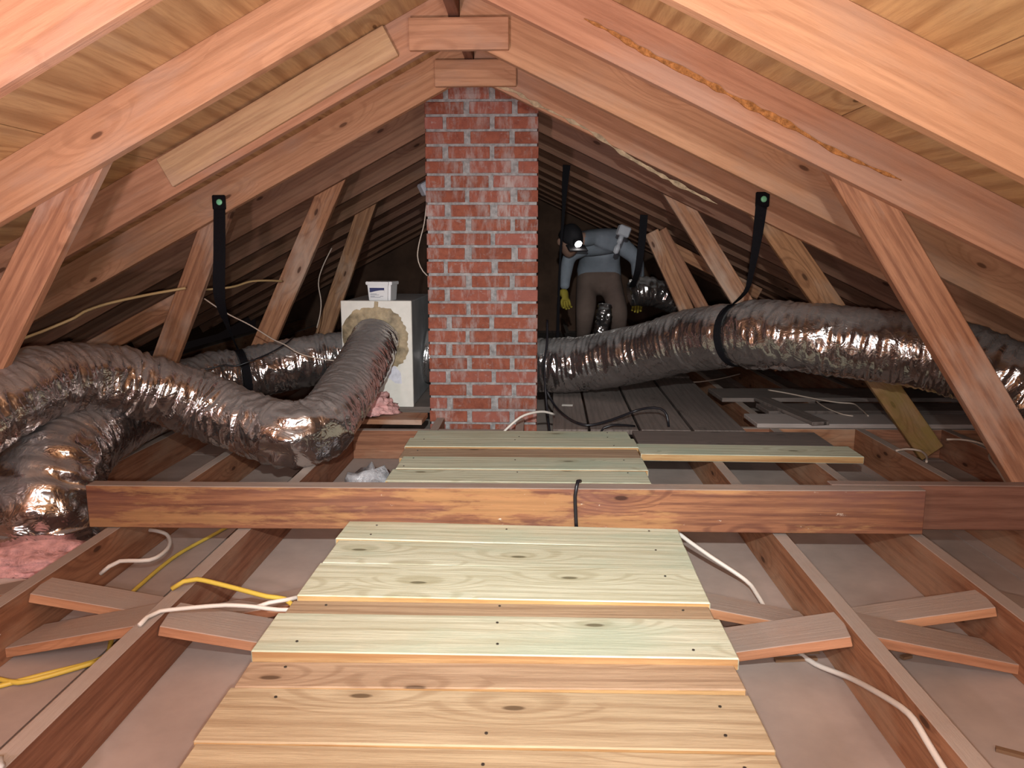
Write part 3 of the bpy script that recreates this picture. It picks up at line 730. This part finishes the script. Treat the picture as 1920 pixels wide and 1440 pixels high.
# ---------------------------------------------------------------- hanging straps
def strap(label, head, pts, widths, wd, loop=None, dot=True, bw=.046):
    root = tag(empty('hanging_strap', head), label, 'strap', 'black duct hanging straps')
    if loop:
        pth, U, T, frac, R = loop; i = int(frac * (len(pth) - 1)); w = T[i].cross(U[i])
        sg = 1 if w.y < 0 else -1
        pts = pts + [pth[i] + (U[i] * math.cos(a) + w * sg * math.sin(a)) * (R + .004) for a in (-.05, .35, .75)]
    path = spline([head] + pts, .02); n = len(path)
    wds, ws = [], []
    for i in range(n):
        f = i / (n - 1); k = f * (len(widths) - 1); a = int(min(k, len(widths) - 2)); q = k - a
        ws.append(widths[a] * (1 - q) + widths[a + 1] * q)
        ang = f * wd; wds.append((math.cos(ang), math.sin(ang), 0))
    child(ribbon('webbing', path, wds, ws, .003, 'black_strap'), root)
    if dot:
        child(frombm('fixing_plate', box_bm(head[0] - bw / 2 - .006, head[0] + bw / 2 + .006, head[1] - .010, head[1] + .002, head[2] - .03, head[2] + .032, .004), 'black_strap'), root)
        m = Matrix.Translation((head[0] + .004, head[1] - .010, head[2] + .002)) @ Matrix.Rotation(math.pi / 2, 4, 'X')
        o = lathe('washer', [(0, .004), (.011, .004), (.013, .002), (.013, 0), (0, 0)], 20, 'green_dot', None, m); child(o, root); o['label'] = 'green washer'
    if loop:
        pth, U, T, frac, R = loop; i = int(frac * (len(pth) - 1)); c, u, t = pth[i], U[i], T[i]; w = t.cross(u)
        lp = [c + (u * math.cos(a) + w * math.sin(a)) * R for a in [2 * math.pi * q / 36 for q in range(37)]]
        child(ribbon('loop', lp, [t] * 37, [.036] * 37, .003, 'black_strap'), root)
    return root
fD = min(range(len(pD)), key=lambda q: abs(pD[q].x - .915)) / (len(pD) - 1); cD = pD[int(fD * (len(pD) - 1))]
strap('black strap with a green washer holding up the right silver duct', (.957, ry[10] - .006, .213),
      [(.935, 3.345, .05), (.915, 3.34, -.10), (.90, 3.345, -.17)], [.05, .045, .032, .028, .034], 1.2, (pD, uD, tD, fD, .141))
fC = min(range(len(pC)), key=lambda q: abs(pC[q].x + 1.47)) / (len(pC) - 1); cC = pC[int(fC * (len(pC) - 1))]
strap('black strap with a green washer hanging on the left rafter', (-1.378, ry[10] - .006, .205),
      [(-1.385, 3.365, .0), (-1.40, 3.37, -.2), (-1.425, 3.50, -.34)], [.05, .05, .05, .02, .007, .012], 1.3, (pC, uC, tC, fC, .122))
strap('thin black strap dropping from the rafters right of the chimney', (.172, ry[12] - .004, .487), [(.163, 4.59, .38), (.155, 4.59, .2), (.14, 4.58, -.03), (.13, 4.5, -.3), (.12, 4.3, -.52)], [.045, .018, .012, .016, .02], .8, None, False)
strap('short black strap hanging beside the far person', (.625, ry[12] - .004, .205), [(.615, 4.59, .05), (.60, 4.62, -.12), (.59, 4.8, -.22), (.62, 5.0, -.20)], [.045, .042, .036, .03], .5, None, False)

# ---------------------------------------------------------------- insulation and scraps
def lump(name, label, c, size, seed, mat, cat, sub=4, amp=.45, freq=2.2):
    bm = bmesh.new(); bmesh.ops.create_icosphere(bm, subdivisions=sub, radius=1)
    for v in bm.verts:
        n = noise.fractal(v.co * freq + Vector((seed, 0, 0)), .9, 2.1, 4)
        n2 = noise.noise(v.co * 7 + Vector((0, seed, 0)))
        v.co *= 1 + amp * n + .07 * n2
        v.co = Vector((v.co.x * size[0], v.co.y * size[1], max(v.co.z, -.35) * size[2]))
    o = frombm(name, bm, mat, None, True); o.location = c
    return tag(o, label, cat)
lump('insulation_tuft', 'pink fibreglass insulation heaped around the foot of the left silver duct', (-1.53, 2.14, DW + .030), (.20, .105, .052), 3.1, 'pink', 'insulation')
lump('insulation_tuft', 'pink insulation tuft at the lower left picture edge under the duct', (-1.75, 2.15, DW + .030), (.10, .11, .06), 8.4, 'pink', 'insulation')
lump('insulation_tuft', 'pink insulation tuft under the front of the plenum box', (-.815, 3.60, -.745), (.125, .09, .075), 12.2, 'pink', 'insulation', amp=.6)
lump('plastic_scrap', 'crumpled clear plastic scrap left of the far walkway', (-.62, 2.80, -.895), (.10, .09, .075), 5.5, 'clear_plastic', 'scrap', 3, .7, 3)
tag(lumber('paper_tag', (.135, 3.875, -.781), (.19, 3.87, -.781), .035, .002, 'white_panel', bev=0), 'small white paper tag lying on the board beside the chimney', 'tag')
o = lump('paper_scrap', 'white crumpled paper scrap at the bottom left corner', (-.86, 1.035, -.795), (.045, .035, .02), 2.5, 'white_plastic', 'scrap', 3, .3, 2)
tag(frombm('white_panel', box_bm(-1.80, -1.29, 1.98, 2.14, DW + .001, DW + .012, .002), 'white_panel'), 'white painted panel edge showing under the pink insulation', 'panel')
for k, (p, q, lab) in enumerate([((.53, 1.70, DW + .005), (.675, 1.712, DW + .007), 'long brown wood splinter beside the right joist'), ((.56, 1.672, DW + .005), (.66, 1.683, DW + .005), 'shorter wood splinter by the right joist'),
                                 ((.885, 1.36, DW + .004), (.945, 1.33, DW + .004), 'dark bark strip on the drywall at right'), ((.86, 1.69, DW + .006), (.885, 1.70, DW + .006), 'small dark chip between the right joists')]):
    tag(lumber('wood_splinter', p, q, .012, .007, 'chip', bev=0), lab, 'splinter')
# white lamp holders on the far rafters
def lampholder(label, loc, tilt):
    r = tag(empty('lamp_holder', loc), label, 'lamp holder')
    r.rotation_euler = tilt
    frombm('mounting_box', box_bm(-.04, .04, -.03, .03, -.035, .035, .008), 'grey_plastic', r)
    lathe('socket', [(0, -.085), (.016, -.085), (.018, -.035), (0, -.035)], 16, 'grey_plastic', r)
    lathe('plug', [(0, -.16), (.017, -.15), (.02, -.115), (.01, -.085), (0, -.085)], 16, 'grey_plastic', r)
    return r
lampholder('white lamp socket hanging from the rafter beside the person', (.575, 5.2, .127), (0, .35, .2))
lampholder('grey junction box on the roof just left of the chimney', (-.60, 4.3, .34), (0, -.5, .6))

# ---------------------------------------------------------------- cables
r1 = .0058
yc = cable('cable', YELLOW_A, r1, 'yellow_cable', 'yellow cable lying on the drywall left of the foreground joist')
cable('second_strand', YELLOW_A2, r1, 'yellow_cable', '', yc)
cable('cable', YELLOW_B, r1, 'yellow_cable', 'yellow cable arching over the left joist to the walkway')
cable('cable', WHITE_B, .005, 'white_cable', 'white cable crossing the left joist to the walkway')
cable('cable', WHITE_B2, .005, 'white_cable', 'short white cable end joining at the left walkway edge')
cable('cable', WHITE_C, .006, 'white_cable', 'white cable curling below the left end of the stained beam')
cable('cable', WHITE_D, .006, 'white_cable', 'white cable at the left picture edge beside the joist')
cable('cable', WHITE_E1 + WHITE_E2, .0062, 'white_cable', 'long white cable running along the right joist into the foreground')
cable('cable', BLACK_BEAM + [(.122, 2.122, -.650), (.130, 2.146, -.657)], .0055, 'black_rubber', 'black cable hooked over the stained beam')
cable('cable', BLACK_A, .006, 'black_rubber', 'black cable dropping along the right side of the chimney')
cable('cable', BLACK_B, .006, 'black_rubber', 'black cable sagging right from the chimney foot')
cable('cable', BLACK_C, .005, 'black_rubber', 'short black cable end at the back edge of the far walkway')
cable('cable', WHITE_F, .0055, 'white_cable', 'white cable arching in front of the chimney foot')
cable('cable', TAN_A, .006, 'tan_cable', 'tan cable strung along the left eave to the strut')
cable('cable', TAN_B, .005, 'tan_cable', 'tan cable continuing right of the left hanging strap')
cable('wire', WIRE_A, .003, 'thin_wire', 'thin pale wire from the left strut to the plenum box', cat='wire')
cable('wire', WIRE_B, .004, 'black_rubber', 'thin dark wire lying over the back left duct', cat='wire')
cable('wire', WIRE_C, .0035, 'thin_wire', 'thin wire hanging left of the white pail', cat='wire')
cable('wire', WIRE_D, .003, 'thin_wire', 'thin wire hanging at the left side of the chimney', cat='wire')
cable('wire', WIRE_E, .004, 'thin_wire', 'thin pale wire on the dark boards under the right duct', cat='wire')
cable('wire', WIRE_F, .0035, 'thin_wire', 'thin pale wire bending behind the mossy strut foot', cat='wire')
cable('wire', WIRE_G, .003, 'thin_wire', 'short pale wire on the brown board under the right duct', cat='wire')
cable('wire', WIRE_H, .0045, 'thin_wire', 'pale wire loop at the mossy strut foot', cat='wire')
cable('wire', WIRE_I, .0045, 'thin_wire', 'pale wire curling right of the mossy strut foot', cat='wire')

# ---------------------------------------------------------------- the person stooping in the far right
def skin_mesh(name, verts, edges, radii, root=0, levels=2):
    me = bpy.data.meshes.new(name); me.from_pydata(verts, edges, []); ob = bpy.data.objects.new(name, me); COL.objects.link(ob)
    md = ob.modifiers.new('skin', 'SKIN'); md.use_smooth_shade = True
    sv = me.skin_vertices[0].data
    for i, r in enumerate(radii):
        sv[i].radius = (r if isinstance(r, tuple) else (r, r)); sv[i].use_root = (i == root)
    ob.modifiers.new('sub', 'SUBSURF').levels = levels
    dg = bpy.context.evaluated_depsgraph_get()
    new = bpy.data.meshes.new_from_object(ob.evaluated_get(dg))
    new.name = name
    bpy.data.objects.remove(ob); bpy.data.meshes.remove(me)
    for p in new.polygons: p.use_smooth = True
    return new
PV = [(.485, 6.05, -.22), (.485, 5.98, -.07), (.48, 5.87, .06), (.46, 5.77, .105), (.385, 5.67, .085), (.30, 5.58, .075),   # pelvis, waist, chest, shoulders, neck, head base
      (.40, 6.03, -.27), (.37, 5.80, -.46), (.365, 6.02, -.70), (.36, 5.90, -.742),
      (.57, 6.03, -.27), (.625, 5.82, -.46), (.64, 6.02, -.70), (.65, 5.90, -.742),
      (.345, 5.74, .03), (.235, 5.68, -.04), (.205, 5.62, -.20), (.205, 5.56, -.27),
      (.60, 5.78, .06), (.74, 5.74, -.06), (.735, 5.60, -.23), (.725, 5.54, -.29)]
PE = [(0, 1), (1, 2), (2, 3), (3, 4), (4, 5), (0, 6), (6, 7), (7, 8), (8, 9), (0, 10), (10, 11), (11, 12), (12, 13), (3, 14), (14, 15), (15, 16), (16, 17), (3, 18), (18, 19), (19, 20), (20, 21)]
PR = [(.16, .13), (.172, .13), (.195, .145), (.16, .115), .062, .05, .10, .075, .052, .04, .10, .075, .052, .04, .075, .055, .045, .034, .078, .056, .045, .034]
pme = skin_mesh('person', PV, PE, PR)
for nm in ('shirt', 'pants', 'skin', 'boot'): pme.materials.append(M[nm])
for p in pme.polygons:
    c = p.center
    if c.z < -.68: p.material_index = 3
    elif c.z < -.17 and .29 < c.x < .70: p.material_index = 1
    elif c.y < 5.62 and c.z > .02 and .20 < c.x < .345: p.material_index = 2
    else: p.material_index = 0
per = tag(link('person', pme), 'person in grey shirt and brown trousers stooping with a lit headlamp', 'person')
# head with face, turned down towards the left
hm = Matrix.Translation((.235, 5.50, .065)) @ Matrix.Rotation(.35, 4, 'Z') @ Matrix.Rotation(.55, 4, 'X')
bm = bmesh.new(); bmesh.ops.create_uvsphere(bm, u_segments=32, v_segments=24, radius=1)
for v in bm.verts:
    x, y, z = v.co
    w = 1 - .22 * max(0, -z); v.co = Vector((x * .078 * w, y * .098 * (1 - .08 * max(0, -z)), z * .118))
    fr = max(0, -y)
    v.co.y -= .020 * math.exp(-((x / .17) ** 2) - ((z + .12) / .22) ** 2) * fr        # nose
    v.co.y += .010 * math.exp(-(((abs(x) - .36) / .16) ** 2) - ((z - .08) / .12) ** 2) * fr   # eye sockets
    v.co.y -= .006 * math.exp(-((x / .3) ** 2) - ((z + .52) / .09) ** 2) * fr         # lips
    v.co.y -= .008 * math.exp(-((x / .3) ** 2) - ((z + .85) / .15) ** 2) * fr         # chin
hd = frombm('head', bm, 'skin', per, True); hd.matrix_world = hm
for s in (-1, 1):
    e = lathe('ear', [(0, -.008), (.018, -.006), (.026, 0), (.018, .006), (0, .008)], 14, 'skin', hd); e.matrix_parent_inverse = Matrix.Identity(4); e.location = (s * .078, .005, -.01); e.rotation_euler = (0, math.pi / 2, .3)
    e = lathe('eye', [(0, -.011), (.008, -.008), (.011, 0), (.008, .008), (0, .011)], 12, 'white_plastic', hd); e.location = (s * .028, -.083, .012)
bm = bmesh.new(); bmesh.ops.create_uvsphere(bm, u_segments=28, v_segments=16, radius=1)
bmesh.ops.delete(bm, geom=[v for v in bm.verts if v.co.z < .12], context='VERTS')
for v in bm.verts: v.co = Vector((v.co.x * .088, v.co.y * .108, v.co.z * .128))
cp = frombm('cap', bm, 'cap', per, True); cp.matrix_world = hm
cp.modifiers.new('thick', 'SOLIDIFY').thickness = .006
bk = frombm('brim', box_bm(-.07, .07, -.175, -.09, .022, .030, .006), 'cap', cp)
hl = frombm('headlamp', box_bm(-.032, .032, -.14, -.105, .040, .082, .008, None, 2), 'cap', per); hl.matrix_world = hm
ln = lathe('lens', [(0, .004), (.022, .003), (.025, 0), (0, 0)], 20, 'lens', hl); ln.location = (0, -.140, .061); ln.rotation_euler = (math.pi / 2, 0, 0)
ld = bpy.data.lights.new('headlamp_beam', 'SPOT'); ld.energy = 0.25; ld.spot_size = 1.6; ld.spot_blend = .8; ld.shadow_soft_size = .02; ld.color = (1, .96, .9)
lo = bpy.data.objects.new('headlamp_beam', ld); COL.objects.link(lo); lo.matrix_world = hm @ Matrix.Translation((0, -.155, .061)) @ Matrix.Rotation(math.pi / 2, 4, 'X')
# gloved hands: palm plus five bent fingers
def hand(wrist, down, fwd, side, name, mat):
    w, d, f, s = Vector(wrist), Vector(down).normalized(), Vector(fwd).normalized(), Vector(side).normalized()
    V = [w, w + d * .05, w + d * .085]; E = [(0, 1), (1, 2)]; R = [.026, (.036, .020), (.034, .017)]
    for q, (off, l1) in enumerate([(-.03, .032), (-.010, .038), (.010, .036), (.029, .029)]):
        b = w + d * .088 + s * off; i = len(V)
        V += [b, b + d * l1 + f * .008, b + d * (l1 * 1.5) + f * .030, b + d * (l1 * 1.5) + f * .052]
        E += [(2, i), (i, i + 1), (i + 1, i + 2), (i + 2, i + 3)]; R += [.011, .010, .009, .008]
    i = len(V); V += [w + d * .03 - s * .034, w + d * .055 - s * .055 + f * .015, w + d * .085 - s * .058 + f * .03]; E += [(1, i), (i, i + 1), (i + 1, i + 2)]; R += [.013, .011, .009]
    me = skin_mesh(name, V, E, R, 0, 1); me.materials.append(M[mat])
    return link(name, me, None, per)
hand((.205, 5.555, -.265), (.05, -.05, -1), (.3, -1, 0), (1, .3, 0), 'glove', 'glove')
hand((.725, 5.535, -.285), (-.05, -.1, -1), (-.2, -1, 0), (-1, .2, 0), 'glove', 'glove')
